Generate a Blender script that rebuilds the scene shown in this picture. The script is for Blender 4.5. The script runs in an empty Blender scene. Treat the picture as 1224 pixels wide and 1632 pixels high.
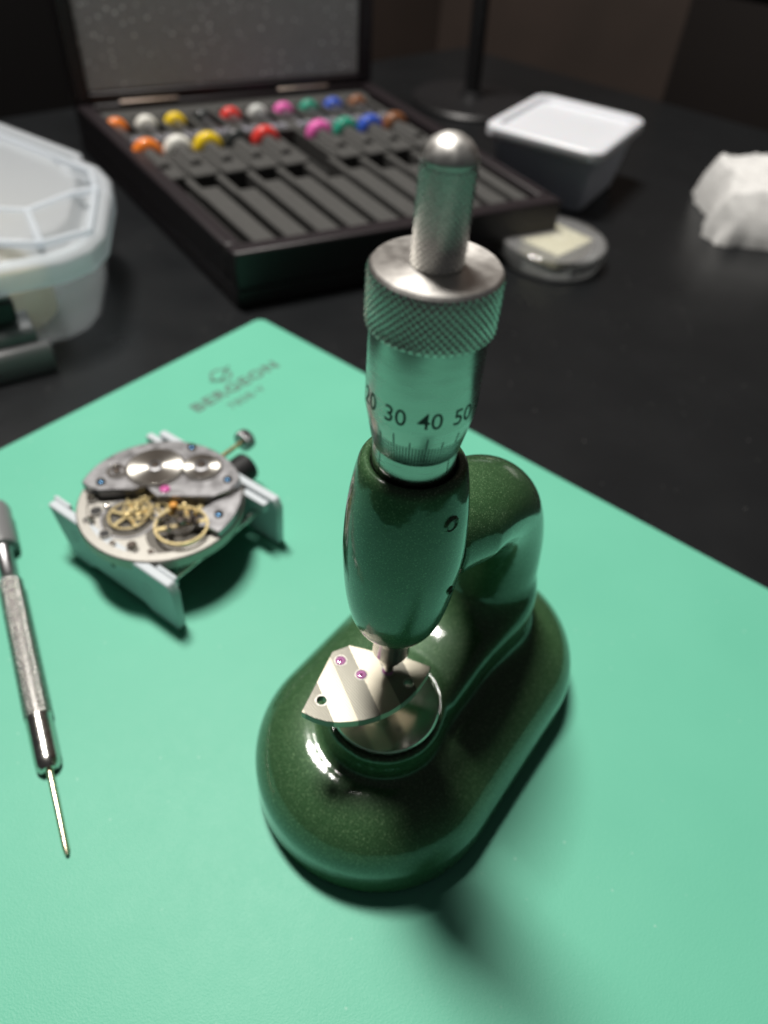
import bpy, bmesh, math, random
import numpy as np
from mathutils import Vector, Matrix
random.seed(7); rng = np.random.RandomState(3)
S = 0.00078            # one modelling unit is 0.78 mm
C = bpy.context.scene.collection
PI = math.pi

# ------------------------------------------------------------------ camera
sc = bpy.context.scene
pitch, roll = math.radians(45), math.radians(5.06)
f = Vector((0, math.cos(pitch), -math.sin(pitch))); x0 = Vector((1, 0, 0)); u0 = x0.cross(f)
X = math.cos(roll)*x0 + math.sin(roll)*u0; U = -math.sin(roll)*x0 + math.cos(roll)*u0
cd = bpy.data.cameras.new('camera'); cam = bpy.data.objects.new('camera', cd); C.objects.link(cam)
m = Matrix((X, U, -f)).transposed().to_4x4(); m.translation = Vector((-3.868, -87.37, 180))*S
cam.matrix_world = m
cd.sensor_fit = 'VERTICAL'; cd.sensor_height = 36; cd.sensor_width = 27
cd.lens = 1179/1632*36
cd.clip_start = 0.005; cd.clip_end = 20
cd.dof.use_dof = True
cd.dof.focus_distance = 126*S
cd.dof.aperture_fstop = 16.5
sc.camera = cam
# ------------------------------------------------------------------ world, lamps, exposure
w = bpy.data.worlds.new('World'); sc.world = w; w.use_nodes = True
bg = w.node_tree.nodes['Background']; bg.inputs[0].default_value = (0.50, 0.50, 0.52, 1); bg.inputs[1].default_value = 0.075
def area(name, loc, target, sx, sy, power, col, up=None):
    l = bpy.data.lights.new(name, 'AREA'); l.shape = 'RECTANGLE'; l.size = sx*S; l.size_y = sy*S
    l.energy = power; l.color = col
    o = bpy.data.objects.new(name, l); C.objects.link(o)
    d = (Vector(target)-Vector(loc)).normalized()
    z = -d; xx = Vector(up) - Vector(up).dot(z)*z; xx.normalize(); yy = z.cross(xx)
    mm = Matrix((xx, yy, z)).transposed().to_4x4(); mm.translation = Vector(loc)*S; o.matrix_world = mm
    return o
lamp = area('lamp_bar', (-215, 335, 1120), (40, 90, 0), 310, 140, 11.9, (1, 0.955, 0.90), up=(-0.8, 0.60, 0))
sc.view_settings.view_transform = 'Standard'; sc.view_settings.look = 'None'
sc.view_settings.exposure = 0; sc.view_settings.gamma = 1; sc.view_settings.use_curve_mapping = False
sc.render.engine = 'CYCLES'
sc.cycles.use_denoising = True
sc.cycles.max_bounces = 10; sc.cycles.transparent_max_bounces = 24
sc.cycles.sample_clamp_indirect = 6
sc.cycles.caustics_reflective = False; sc.cycles.caustics_refractive = False

# ------------------------------------------------------------------ materials
def mat(name, col=(0.5, 0.5, 0.5), rough=0.4, metal=0.0, coat=0.0, aniso=0.0, spec=0.5, trans=0.0, alpha=1.0, sss=0.0, ior=1.45):
    m = bpy.data.materials.new(name); m.use_nodes = True
    b = m.node_tree.nodes['Principled BSDF']
    b.inputs['Base Color'].default_value = (*col, 1); b.inputs['Roughness'].default_value = rough
    b.inputs['Metallic'].default_value = metal; b.inputs['Coat Weight'].default_value = coat
    b.inputs['Coat Roughness'].default_value = 0.03
    b.inputs['Anisotropic'].default_value = aniso; b.inputs['Specular IOR Level'].default_value = spec
    b.inputs['Transmission Weight'].default_value = trans; b.inputs['Alpha'].default_value = alpha
    b.inputs['Subsurface Weight'].default_value = sss; b.inputs['Subsurface Scale'].default_value = 0.003
    b.inputs['IOR'].default_value = ior
    return m
def N(m, t, **kw):
    n = m.node_tree.nodes.new(t)
    for k, v in kw.items(): setattr(n, k, v)
    return n
def L(m, a, b): m.node_tree.links.new(a, b)
def P(m): return m.node_tree.nodes['Principled BSDF']
def coords(m, scale=1.0, vec=None):
    tc = N(m, 'ShaderNodeTexCoord'); mp = N(m, 'ShaderNodeMapping')
    mp.inputs['Scale'].default_value = vec if vec else (scale,)*3
    L(m, tc.outputs['Object'], mp.inputs['Vector']); return mp.outputs['Vector']
def noise(m, vec, scale, detail=4, rough=0.5):
    n = N(m, 'ShaderNodeTexNoise'); n.inputs['Scale'].default_value = scale; n.inputs['Detail'].default_value = detail
    n.inputs['Roughness'].default_value = rough; L(m, vec, n.inputs['Vector']); return n.outputs['Fac']
def ramp(m, fac, stops):
    r = N(m, 'ShaderNodeValToRGB'); L(m, fac, r.inputs['Fac']); e = r.color_ramp.elements
    while len(e) < len(stops): e.new(0.5)
    for i, (p, c) in enumerate(stops): e[i].position = p; e[i].color = (*c, 1) if len(c) == 3 else c
    return r.outputs['Color']
def bump(m, h, strength, dist, normal=None):
    b = N(m, 'ShaderNodeBump'); b.inputs['Strength'].default_value = strength; b.inputs['Distance'].default_value = dist*S
    L(m, h, b.inputs['Height'])
    if normal: L(m, normal, b.inputs['Normal'])
    return b.outputs['Normal']
def maprange(m, v, a, b, c, d):
    n = N(m, 'ShaderNodeMapRange'); L(m, v, n.inputs[0])
    for i, q in enumerate((a, b, c, d)): n.inputs[i+1].default_value = q
    return n.outputs[0]
k = 1/S
def dust_glint_specks(m, vec, scale, amount, col):  # pale colour specks: dust on the desk, lint and painted glints on the mat
    p = P(m); src = p.inputs['Base Color'].links[0].from_socket if p.inputs['Base Color'].links else None
    vo = N(m, 'ShaderNodeTexVoronoi'); vo.inputs['Scale'].default_value = scale; L(m, vec, vo.inputs['Vector'])
    hs = N(m, 'ShaderNodeSeparateColor'); L(m, vo.outputs['Color'], hs.inputs[0])
    a = maprange(m, hs.outputs[0], amount, 1.0, 0, 0.35); b = maprange(m, vo.outputs['Distance'], 0.05, 0.11, 1, 0)
    mu = N(m, 'ShaderNodeMath', operation='MULTIPLY'); L(m, a, mu.inputs[0]); L(m, b, mu.inputs[1])
    mi = N(m, 'ShaderNodeMix', data_type='RGBA'); L(m, mu.outputs[0], mi.inputs[0])
    if src: L(m, src, mi.inputs[6])
    else: mi.inputs[6].default_value = p.inputs['Base Color'].default_value
    mi.inputs[7].default_value = (*col, 1); L(m, mi.outputs[2], p.inputs['Base Color'])
# green vinyl bench mat with a fine leather grain
M_mat = mat('mat_vinyl', (0.15, 0.50, 0.34), 0.42, spec=0.27)
v = coords(M_mat, k)
g1 = noise(M_mat, v, 4.2, 3, 0.6); g2 = noise(M_mat, v, 0.25, 2)
vo = N(M_mat, 'ShaderNodeTexVoronoi'); vo.inputs['Scale'].default_value = 2.6; L(M_mat, v, vo.inputs['Vector'])
mx = N(M_mat, 'ShaderNodeMath', operation='ADD'); L(M_mat, g1, mx.inputs[0]); L(M_mat, vo.outputs['Distance'], mx.inputs[1])
L(M_mat, bump(M_mat, mx.outputs[0], 0.5, 0.07), P(M_mat).inputs['Normal'])
L(M_mat, ramp(M_mat, noise(M_mat, v, 0.02, 3), [(0.3, (0.136, 0.475, 0.332)), (0.7, (0.149, 0.50, 0.352))]), P(M_mat).inputs['Base Color'])
L(M_mat, maprange(M_mat, g2, 0.3, 0.7, 0.43, 0.46), P(M_mat).inputs['Roughness'])
dust_glint_specks(M_mat, v, 0.28, 0.72, (0.6, 0.75, 0.68))
M_desk = mat('desk_black', (0.009, 0.010, 0.011), 0.33, spec=0.42)
v = coords(M_desk, k); L(M_desk, maprange(M_desk, noise(M_desk, v, 0.03, 5), 0.3, 0.7, 0.27, 0.38), P(M_desk).inputs['Roughness'])
L(M_desk, bump(M_desk, noise(M_desk, v, 0.8, 3), 0.15, 0.08), P(M_desk).inputs['Normal'])
dust_glint_specks(M_desk, v, 0.22, 0.55, (0.35, 0.35, 0.34))
M_wall = mat('wall_brown', (0.09, 0.06, 0.045), 0.8)
v = coords(M_wall, k); L(M_wall, ramp(M_wall, noise(M_wall, v, 0.008, 4), [(0.3, (0.034, 0.024, 0.019)), (0.7, (0.05, 0.034, 0.027))]), P(M_wall).inputs['Base Color'])
# enamelled casting: dark green metallic paint with flakes, under a clear coat
def paint(name, chip=False):
    m = mat(name, (0.03, 0.1, 0.03), 0.5, 0.12, coat=1.0, spec=0.2)
    P(m).inputs['Coat Roughness'].default_value = 0.10
    v = coords(m, k)
    vo = N(m, 'ShaderNodeTexVoronoi'); vo.inputs['Scale'].default_value = 6.0; L(m, v, vo.inputs['Vector'])
    hs = N(m, 'ShaderNodeSeparateColor'); L(m, vo.outputs['Color'], hs.inputs[0])
    flake = ramp(m, hs.outputs[0], [(0.0, (0.026, 0.072, 0.026)), (0.7, (0.036, 0.096, 0.036)), (0.92, (0.062, 0.145, 0.062)), (1.0, (0.17, 0.27, 0.14))])
    L(m, flake, P(m).inputs['Base Color'])
    nb = bump(m, noise(m, v, 2.2, 3), 0.25, 0.05)
    L(m, nb, P(m).inputs['Normal'])
    cb0 = bump(m, noise(m, v, 0.32, 2), 0.4, 0.14); cb = bump(m, noise(m, v, 1.1, 3, 0.6), 0.35, 0.035, cb0); L(m, cb, P(m).inputs['Coat Normal'])
    if chip:
        # bare metal where the enamel has flaked off along the lower left rim
        geo = N(m, 'ShaderNodeTexCoord'); sx = N(m, 'ShaderNodeSeparateXYZ'); 
        d = N(m, 'ShaderNodeVectorMath', operation='DISTANCE'); L(m, v, d.inputs[0]); d.inputs[1].default_value = chip[0]
        nn = noise(m, v, 1.1, 5, 0.7)
        ad = N(m, 'ShaderNodeMath', operation='MULTIPLY_ADD'); L(m, nn, ad.inputs[0]); ad.inputs[1].default_value = 3.2; L(m, d.outputs['Value'], ad.inputs[2])
        msk = maprange(m, ad.outputs[0], chip[1]-0.05, chip[1]+0.05, 1, 0)
        mixs = N(m, 'ShaderNodeMixShader'); gold = N(m, 'ShaderNodeBsdfPrincipled')
        gold.inputs['Base Color'].default_value = (0.75, 0.62, 0.42, 1); gold.inputs['Metallic'].default_value = 1; gold.inputs['Roughness'].default_value = 0.35
        L(m, msk, mixs.inputs[0]); L(m, P(m).outputs[0], mixs.inputs[1]); L(m, gold.outputs[0], mixs.inputs[2])
        L(m, mixs.outputs[0], m.node_tree.nodes['Material Output'].inputs['Surface'])
    return m
M_paint = paint('green_enamel')
def metal(name, col=(0.72, 0.70, 0.66), rough=0.22, nsc=0.6, bs=0.15, aniso=0.0, stretch=None):
    m = mat(name, col, rough, 1.0, aniso=aniso); v = coords(m, k, vec=stretch)
    n = noise(m, v, nsc, 4); L(m, maprange(m, n, 0.3, 0.7, rough*0.8, rough*1.25), P(m).inputs['Roughness'])
    if bs: L(m, bump(m, n, bs, 0.03), P(m).inputs['Normal'])
    return m
M_thimble = metal('thimble_steel', (0.44, 0.44, 0.42), 0.25, 0.9, 0.12, stretch=(k*0.25, k*0.25, k*1.2))
M_steel = metal('satin_steel', (0.60, 0.585, 0.55), 0.2); M_knurl = metal('knurled_steel', (0.66, 0.65, 0.62), 0.24, 2, 0.1)
M_dome = metal('dome_steel', (0.70, 0.69, 0.66), 0.42, 0.9, 0.2)
M_polish = metal('polished_steel', (0.78, 0.74, 0.68), 0.07, 0.15, 0.12)
M_rhod = metal('movement_bridge_steel', (0.36, 0.36, 0.37), 0.36, 0.25, 0.08)
M_plate = metal('plate_steel', (0.36, 0.35, 0.32), 0.5, 1.5, 0.4)
M_gold = metal('gilt_brass', (0.82, 0.68, 0.36), 0.3, 2, 0.3)
M_dark = mat('dark_recess', (0.01, 0.01, 0.01), 0.5)
M_ink = mat('engraved_black', (0.012, 0.014, 0.013), 0.5)
M_matink = mat('grey_print', (0.10, 0.17, 0.14), 0.6)
M_ruby = mat('ruby', (0.75, 0.10, 0.42), 0.08, trans=0.3, coat=1.0)
M_rubyp = mat('pale_ruby', (0.62, 0.25, 0.52), 0.08, 0.25, coat=1.0)
M_blue = metal('blued_steel', (0.03, 0.065, 0.11), 0.25)
M_orange = mat('orange_spot', (0.80, 0.36, 0.06), 0.4)
M_nylon = mat('white_nylon', (0.55, 0.60, 0.63), 0.40)
v = coords(M_nylon, k); L(M_nylon, bump(M_nylon, noise(M_nylon, v, 1.0, 3), 0.2, 0.08), P(M_nylon).inputs['Normal'])
M_black = mat('black_plastic', (0.012, 0.012, 0.013), 0.42)
v = coords(M_black, k); L(M_black, bump(M_black, noise(M_black, v, 0.9, 3), 0.2, 0.08), P(M_black).inputs['Normal'])
M_lacq = mat('black_leatherette', (0.016, 0.012, 0.014), 0.42, spec=0.5)
v = coords(M_lacq, k); L(M_lacq, bump(M_lacq, noise(M_lacq, v, 0.9, 4), 0.4, 0.25), P(M_lacq).inputs['Normal'])
def foam(name, c1, c2, painted_glints):
    m = mat(name, c1, 0.8, spec=0.3); v = coords(m, k)
    L(m, ramp(m, noise(m, v, 0.9, 4, 0.7), [(0.3, c1), (0.7, c2)]), P(m).inputs['Base Color'])
    L(m, bump(m, noise(m, v, 0.8, 4, 0.7), 0.8, 0.5), P(m).inputs['Normal'])
    if painted_glints:  # pale diffuse spots paint glints into the lid foam's colour
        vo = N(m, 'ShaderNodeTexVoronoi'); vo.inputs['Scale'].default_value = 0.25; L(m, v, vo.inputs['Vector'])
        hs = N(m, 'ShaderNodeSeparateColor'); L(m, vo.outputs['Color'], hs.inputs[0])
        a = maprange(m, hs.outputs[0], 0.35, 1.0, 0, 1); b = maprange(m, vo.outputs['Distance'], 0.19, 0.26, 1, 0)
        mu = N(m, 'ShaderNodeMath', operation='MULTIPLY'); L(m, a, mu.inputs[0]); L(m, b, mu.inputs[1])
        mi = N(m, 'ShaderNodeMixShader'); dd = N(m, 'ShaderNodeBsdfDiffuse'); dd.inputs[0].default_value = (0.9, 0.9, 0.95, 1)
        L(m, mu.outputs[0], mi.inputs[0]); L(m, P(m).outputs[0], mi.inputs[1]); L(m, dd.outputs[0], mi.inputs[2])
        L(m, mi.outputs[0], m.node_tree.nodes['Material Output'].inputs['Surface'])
    return m
M_foam = foam('grey_foam', (0.048, 0.048, 0.046), (0.085, 0.084, 0.080), False)
M_foamlid = foam('glint_painted_foam', (0.20, 0.205, 0.205), (0.38, 0.385, 0.385), True)
M_foamdark = mat('foam_slot', (0.012, 0.012, 0.011), 0.9)
def frosted(name, col, a, rough=0.3):
    m = mat(name, col, rough, spec=0.5)
    tl = N(m, 'ShaderNodeBsdfTranslucent'); tl.inputs['Color'].default_value = (*col, 1)
    tr = N(m, 'ShaderNodeBsdfTransparent'); tr.inputs['Color'].default_value = (0.95, 0.97, 0.98, 1)
    m1 = N(m, 'ShaderNodeMixShader'); m1.inputs[0].default_value = 0.45
    L(m, P(m).outputs[0], m1.inputs[1]); L(m, tl.outputs[0], m1.inputs[2])
    m2 = N(m, 'ShaderNodeMixShader'); m2.inputs[0].default_value = a
    L(m, m1.outputs[0], m2.inputs[1]); L(m, tr.outputs[0], m2.inputs[2])
    L(m, m2.outputs[0], m.node_tree.nodes['Material Output'].inputs['Surface'])
    return m
M_tub = frosted('frosted_tub', (0.80, 0.81, 0.82), 0.74); M_tublid = frosted('frosted_lid', (0.83, 0.86, 0.89), 0.52, 0.2)
M_rib = frosted('frosted_rib', (0.86, 0.90, 0.94), 0.35, 0.3)
M_boxbody = frosted('clear_grey_plastic', (0.85, 0.88, 0.95), 0.15, 0.25)
M_white = mat('white_plastic', (0.66, 0.68, 0.72), 0.35, sss=0.1)
M_clear = mat('clear_acrylic', (0.9, 0.9, 0.9), 0.06)
_t = N(M_clear, 'ShaderNodeBsdfTransparent'); _t.inputs['Color'].default_value = (0.97, 0.98, 0.98, 1)
_g = N(M_clear, 'ShaderNodeBsdfGlossy'); _g.inputs['Roughness'].default_value = 0.08
_l = N(M_clear, 'ShaderNodeLayerWeight'); _l.inputs['Blend'].default_value = 0.35
_a = N(M_clear, 'ShaderNodeMixShader'); L(M_clear, _l.outputs['Fresnel'], _a.inputs[0]); L(M_clear, _t.outputs[0], _a.inputs[1]); L(M_clear, _g.outputs[0], _a.inputs[2])
_b = N(M_clear, 'ShaderNodeMixShader'); _b.inputs[0].default_value = 0.10; L(M_clear, _a.outputs[0], _b.inputs[1]); L(M_clear, P(M_clear).outputs[0], _b.inputs[2])
L(M_clear, _b.outputs[0], M_clear.node_tree.nodes['Material Output'].inputs['Surface'])
M_cream = mat('cream_paper', (0.80, 0.74, 0.52), 0.7)
v = coords(M_cream, k); L(M_cream, ramp(M_cream, noise(M_cream, v, 0.12, 4), [(0.3, (0.74, 0.68, 0.46)), (0.7, (0.84, 0.79, 0.58))]), P(M_cream).inputs['Base Color'])
M_beige = mat('beige_wax', (0.88, 0.70, 0.40), 0.5, sss=0.1)
M_tissue = mat('tissue_paper', (0.68, 0.68, 0.665), 0.85)
v = coords(M_tissue, k); L(M_tissue, bump(M_tissue, noise(M_tissue, v, 0.12, 5, 0.6), 0.5, 1.2), P(M_tissue).inputs['Normal'])
M_grey = mat('grey_plastic', (0.18, 0.183, 0.185), 0.34)
M_brass = metal('hinge_brass', (0.75, 0.62, 0.54), 0.45)
M_label = mat('printed_label', (0.30, 0.30, 0.35), 0.5)

# ------------------------------------------------------------------ mesh helpers (all in modelling units)
class MB:
    def __init__(s): s.v = []; s.f = []
    def add(s, v, f):
        o = len(s.v); s.v += [tuple(p) for p in v]; s.f += [tuple(i+o for i in q) for q in f]; return s
    def box(s, x0, x1, y0, y1, z0, z1, fn=None):
        v = [(x, y, z) for z in (z0, z1) for x, y in ((x0, y0), (x1, y0), (x1, y1), (x0, y1))]
        if fn: v = [fn(*p) for p in v]
        return s.add(v, [(3, 2, 1, 0), (4, 5, 6, 7), (0, 1, 5, 4), (1, 2, 6, 5), (2, 3, 7, 6), (3, 0, 4, 7)])
    def prism(s, poly, z0, z1, fn=None, scale_top=1.0, c=None):
        n = len(poly); 
        if c is None: c = (sum(p[0] for p in poly)/n, sum(p[1] for p in poly)/n)
        v = [(x, y, z0) for x, y in poly] + [(c[0]+(x-c[0])*scale_top, c[1]+(y-c[1])*scale_top, z1) for x, y in poly]
        if fn: v = [fn(*p) for p in v]
        return s.add(v, [tuple(range(n-1, -1, -1)), tuple(range(n, 2*n))] + [(i, (i+1) % n, n+(i+1) % n, n+i) for i in range(n)])
    def lathe(s, prof, seg=64, c=(0, 0), M=None, a0=0):
        rings = []; v = []; fc = []
        for r, z in prof:
            if r < 1e-6: rings.append([len(v)]); v.append(Vector((0, 0, z)))
            else:
                rings.append(list(range(len(v), len(v)+seg)))
                v += [Vector((r*math.cos(a0+2*PI*i/seg), r*math.sin(a0+2*PI*i/seg), z)) for i in range(seg)]
        for a, b in zip(rings, rings[1:]):
            if len(a) == 1 and len(b) == 1: continue
            for i in range(seg):
                j = (i+1) % seg
                if len(a) == 1: fc.append((a[0], b[j], b[i]))
                elif len(b) == 1: fc.append((a[i], a[j], b[0]))
                else: fc.append((a[i], a[j], b[j], b[i]))
        if M is None: v = [(p.x+c[0], p.y+c[1], p.z) for p in v]
        else: v = [tuple(M @ p) for p in v]
        return s.add(v, fc)
    def tube(s, pts, r, seg=10):
        pts = [Vector(p) for p in pts]; v = []; fc = []; n = len(pts)
        for i, p in enumerate(pts):
            d = (pts[min(i+1, n-1)]-pts[max(i-1, 0)]).normalized()
            up = Vector((0, 0, 1)) if abs(d.z) < 0.9 else Vector((1, 0, 0))
            a = d.cross(up).normalized(); b = a.cross(d)
            rr = r[i] if isinstance(r, (list, tuple)) else r
            v += [tuple(p + rr*(math.cos(t)*a+math.sin(t)*b)) for t in [2*PI*q/seg for q in range(seg)]]
        for i in range(n-1):
            for q in range(seg):
                w = (q+1) % seg; fc.append((i*seg+q, i*seg+w, (i+1)*seg+w, (i+1)*seg+q))
        fc += [tuple(range(seg-1, -1, -1)), tuple(range((n-1)*seg, n*seg))]
        return s.add(v, fc)
    def build(s, name, material, parent=None, loc=None, rotz=0, bevel=0, ang=35, segs=2):
        me = bpy.data.meshes.new(name)
        me.from_pydata([(a*S, b*S, c*S) for a, b, c in s.v], [], s.f)
        bm = bmesh.new(); bm.from_mesh(me); bmesh.ops.recalc_face_normals(bm, faces=bm.faces); bm.to_mesh(me); bm.free()
        me.polygons.foreach_set('use_smooth', [True]*len(me.polygons))
        me.set_sharp_from_angle(angle=math.radians(ang))
        me.materials.append(material)
        o = bpy.data.objects.new(name, me); C.objects.link(o)
        if parent: o.parent = parent
        if loc is not None: o.location = Vector(loc)*S
        o.rotation_euler.z = rotz
        if bevel:
            b = o.modifiers.new('bevel', 'BEVEL'); b.width = bevel*S; b.segments = segs; b.limit_method = 'ANGLE'; b.angle_limit = math.radians(ang)
        return o
def tag(o, label=None, cat=None, group=None, kind=None):
    if label: o['label'] = label
    if cat: o['category'] = cat
    if group: o['group'] = group
    if kind: o['kind'] = kind
    return o
def thing(name, label, cat, loc=(0, 0, 0), rotz=0, group=None):
    o = bpy.data.objects.new(name, None); C.objects.link(o); o.location = Vector(loc)*S; o.rotation_euler.z = rotz
    o.empty_display_size = 0.01
    return tag(o, label, cat, group)
def circ(cx, cy, r, n=48, a0=0, a1=2*PI):
    e = 0 if abs(a1-a0-2*PI) < 1e-6 else 1
    return [(cx+r*math.cos(a0+(a1-a0)*i/(n-e)), cy+r*math.sin(a0+(a1-a0)*i/(n-e))) for i in range(n)]
def rrect(hx, hy, r, n=8, cx=0, cy=0):
    out = []
    for sx, sy, a in ((1, 1, 0), (-1, 1, PI/2), (-1, -1, PI), (1, -1, 3*PI/2)):
        out += [(cx+sx*(hx-r)+r*math.cos(a+PI/2*i/n), cy+sy*(hy-r)+r*math.sin(a+PI/2*i/n)) for i in range(n+1)]
    return out
def loft(loops, cap0=True, cap1=True):
    mb = MB(); n = len(loops[0]); v = []; fc = []
    for l in loops: v += l
    for i in range(len(loops)-1):
        for q in range(n): w = (q+1) % n; fc.append((i*n+q, i*n+w, (i+1)*n+w, (i+1)*n+q))
    if cap0: fc.append(tuple(range(n-1, -1, -1)))
    if cap1: fc.append(tuple(range((len(loops)-1)*n, len(loops)*n)))
    return mb.add(v, fc)
def gear(n, ro, ri, cx=0, cy=0):
    out = []
    for i in range(n):
        for q, r in ((0, ri), (0.25, ro), (0.5, ro), (0.75, ri)): a = 2*PI*(i+q)/n; out.append((cx+r*math.cos(a), cy+r*math.sin(a)))
    return out
def ring(mb, cx, cy, ro, ri, z0, z1, seg=64):
    return mb.lathe([(ri, z0), (ro, z0), (ro, z1), (ri, z1), (ri, z0)], seg, (cx, cy))
def text_verts(s, size, extrude=0.0, bold=0.0, spacing=1.0):
    cu = bpy.data.curves.new('lettering', 'FONT'); cu.body = s; cu.size = size; cu.align_x = 'CENTER'; cu.align_y = 'CENTER'
    cu.extrude = extrude; cu.offset = bold; cu.space_character = spacing; cu.resolution_u = 4
    o = bpy.data.objects.new('lettering', cu); C.objects.link(o); bpy.context.view_layer.update()
    dg = bpy.context.evaluated_depsgraph_get(); me = bpy.data.meshes.new_from_object(o.evaluated_get(dg))
    v = [tuple(p.co) for p in me.vertices]; fc = [tuple(p.vertices) for p in me.polygons]
    bpy.data.objects.remove(o); bpy.data.curves.remove(cu); bpy.data.meshes.remove(me)
    return v, fc
def subdiv_mesh(mb, maxlen):
    bm = bmesh.new(); vs = [bm.verts.new(p) for p in mb.v]
    for q in mb.f:
        try: bm.faces.new([vs[i] for i in q])
        except ValueError: pass
    bmesh.ops.triangulate(bm, faces=bm.faces)
    for _ in range(4):
        e = [e for e in bm.edges if e.calc_length() > maxlen]
        if not e: break
        bmesh.ops.subdivide_edges(bm, edges=e, cuts=1); bmesh.ops.triangulate(bm, faces=[f for f in bm.faces if len(f.verts) > 3])
    bm.verts.index_update(); out = MB(); out.v = [tuple(p.co) for p in bm.verts]; out.f = [tuple(p.index for p in fc.verts) for fc in bm.faces]; bm.free()
    return out

# ------------------------------------------------------------------ the setting
DZ = -1.6                      # desk top; the bench mat is 1.6 thick and its top is z = 0
desk = MB().prism([(-620, -260), (520, -320), (470, 409), (32, 728), (-284, 436), (-620, 130)], DZ-32, DZ)
tag(desk.build('desk_top', M_desk, bevel=1.5), kind='structure')
wl = MB().prism([(-760, 230), (10, 910), (-20, 942), (-790, 260)], -700, 900); tag(wl.build('wall', M_wall), kind='structure')
wr = MB().prism([(10, 910), (800, 340), (825, 370), (-20, 952)], -700, 900); tag(wr.build('wall', M_wall), kind='structure')
fl = MB().box(-1500, 1500, -1500, 1500, -760, -740); tag(fl.build('floor', M_wall), kind='structure')

# ------------------------------------------------------------------ bench mat
ma = math.atan2(-0.585, 0.81)   # local x runs along the right edge, local y = towards the corner
mt = thing('bench_mat', 'mint green vinyl bench mat lying on the black desk under the tools', 'work mat', (-68, 211, DZ), ma)
sheet = MB().prism(rrect(205, 154, 4, 6, 205, -154), 0.05, 1.6)
sheet.build('mat_sheet', M_mat, mt, bevel=0.5)
def on_mat(s, size, cx, cy, bold=0.0, spacing=1.0, sx=1.0):
    v, fc = text_verts(s, size, 0, bold, spacing)
    return [(cx-(y), cy+x*sx, 1.66) for x, y, z in v], fc     # text reads along local +y
mb = MB(); mb.add(*on_mat('BERGEON', 7.6, 31.5, -43.5, 0.25, 1.12, 1.22)); mb.build('maker_name', M_matink, mt)
mb = MB(); mb.add(*on_mat('7808-V', 5.6, 40.0, -46, 0.05, 1.15, 1.0)); mb.build('model_number', M_matink, mt)
lg = MB()
ring(lg, 21.5, -43, 4.6, 3.6, 1.62, 1.66, 40)
lg.tube([(21.5+2.4*math.sin(t*0.5), -49+12.5*t/10, 1.62) for t in range(0, 11)], 0.45, 6)
lg.build('emblem', M_matink, mt)

# ------------------------------------------------------------------ jewelling tool
TA = math.radians(57)
tool = thing('jewelling_tool', 'green enamelled jewelling press with micrometer head standing on the mint mat', 'jewelling tool', (0, 0, 0), TA)
def smin(a, b, kk):
    h = np.clip(0.5+0.5*(b-a)/kk, 0, 1); return b*(1-h)+a*h-kk*h*(1-h)
def smax(a, b, kk): return -smin(-a, -b, kk)
ctrl = [(8, 78), (16, 77.6), (24.5, 75.6), (32.5, 71), (38.5, 64), (42.2, 55), (43.6, 45), (43.0, 35), (41, 25), (39, 12)]
def catmull(p, n=10):
    p = [p[0]]+list(p)+[p[-1]]; out = []
    for i in range(1, len(p)-2):
        for j in range(n):
            t = j/n
            out.append(tuple(0.5*((2*p[i][q])+(-p[i-1][q]+p[i+1][q])*t+(2*p[i-1][q]-5*p[i][q]+4*p[i+1][q]-p[i+2][q])*t*t+(-p[i-1][q]+3*p[i][q]-3*p[i+1][q]+p[i+2][q])*t**3) for q in range(len(p[0]))))
    out.append(tuple(p[-2])); return out
path = np.array(catmull(ctrl, 6))
def sdf(p):
    x, y, z = p[:, 0], p[:, 1], p[:, 2]
    dx = x-np.clip(x, 0, 38); d = np.sqrt(dx*dx+y*y+1e-9)
    # base: rounded pad
    R, r = 30.0, 14.0
    q0 = d-(R-r); q1 = np.abs(z-2.5)-(21.0-r)
    base = np.sqrt(np.maximum(q0, 0)**2+np.maximum(q1, 0)**2)+np.minimum(np.maximum(q0, q1), 0)-r
    base = smax(base, -(z-0.1), 1.5)
    # mound that carries the anvil
    dc = np.sqrt(x*x+y*y+1e-9)
    cone = (dc-(13.3+(30.5-z)*0.06))
    cone = smax(cone, z-31.2, 1.0)
    f = smin(base, cone, 2.2)
    # spine running back to the column
    xs = x-np.clip(x, 0, 38); ds = np.sqrt(xs*xs+y*y+1e-9)
    top = 30.0+np.clip(x, 0, 40)*0.14
    sp = smax(ds-(12.3+np.clip(28-z, 0, 20)*0.10), z-top, 4)*0.95
    f = smin(f, sp, 2.6)
    # curved arm
    best = np.full(len(x), 1e9)
    for i in range(len(path)-1):
        a = path[i]; b = path[i+1]; ab = b-a; t = np.clip(((x-a[0])*ab[0]+(z-a[1])*ab[1])/(ab@ab), 0, 1)
        dd = (x-a[0]-t*ab[0])**2+(z-a[1]-t*ab[1])**2; best = np.minimum(best, dd)
    hp = np.interp(z, [15, 30, 50, 65, 90], [13.5, 12.0, 10.4, 10.0, 10.0]); ay = np.interp(z, [22, 45, 68], [12.9, 11.7, 10.7])
    sf = np.clip(0.58+0.42*(x-4)/14, 0.58, 1)*np.where(z > 50, 1, 0)+np.where(z > 50, 0, 1)
    g = np.sqrt(best/(hp*hp)+(y/(ay*sf))**2+1e-9)
    arm = smax((g-1)*8.0, 2-x, 1.0)
    f = smin(f, arm, 7)
    # clear well for the anvil
    well = smax(dc-12.2, -(z-30.6), 0.4)
    f = smax(f, -well, 0.5)
    gr = np.sqrt((dc-13.9)**2+(z-28.2)**2)-0.45
    return smax(f, -gr, 0.6)
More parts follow.
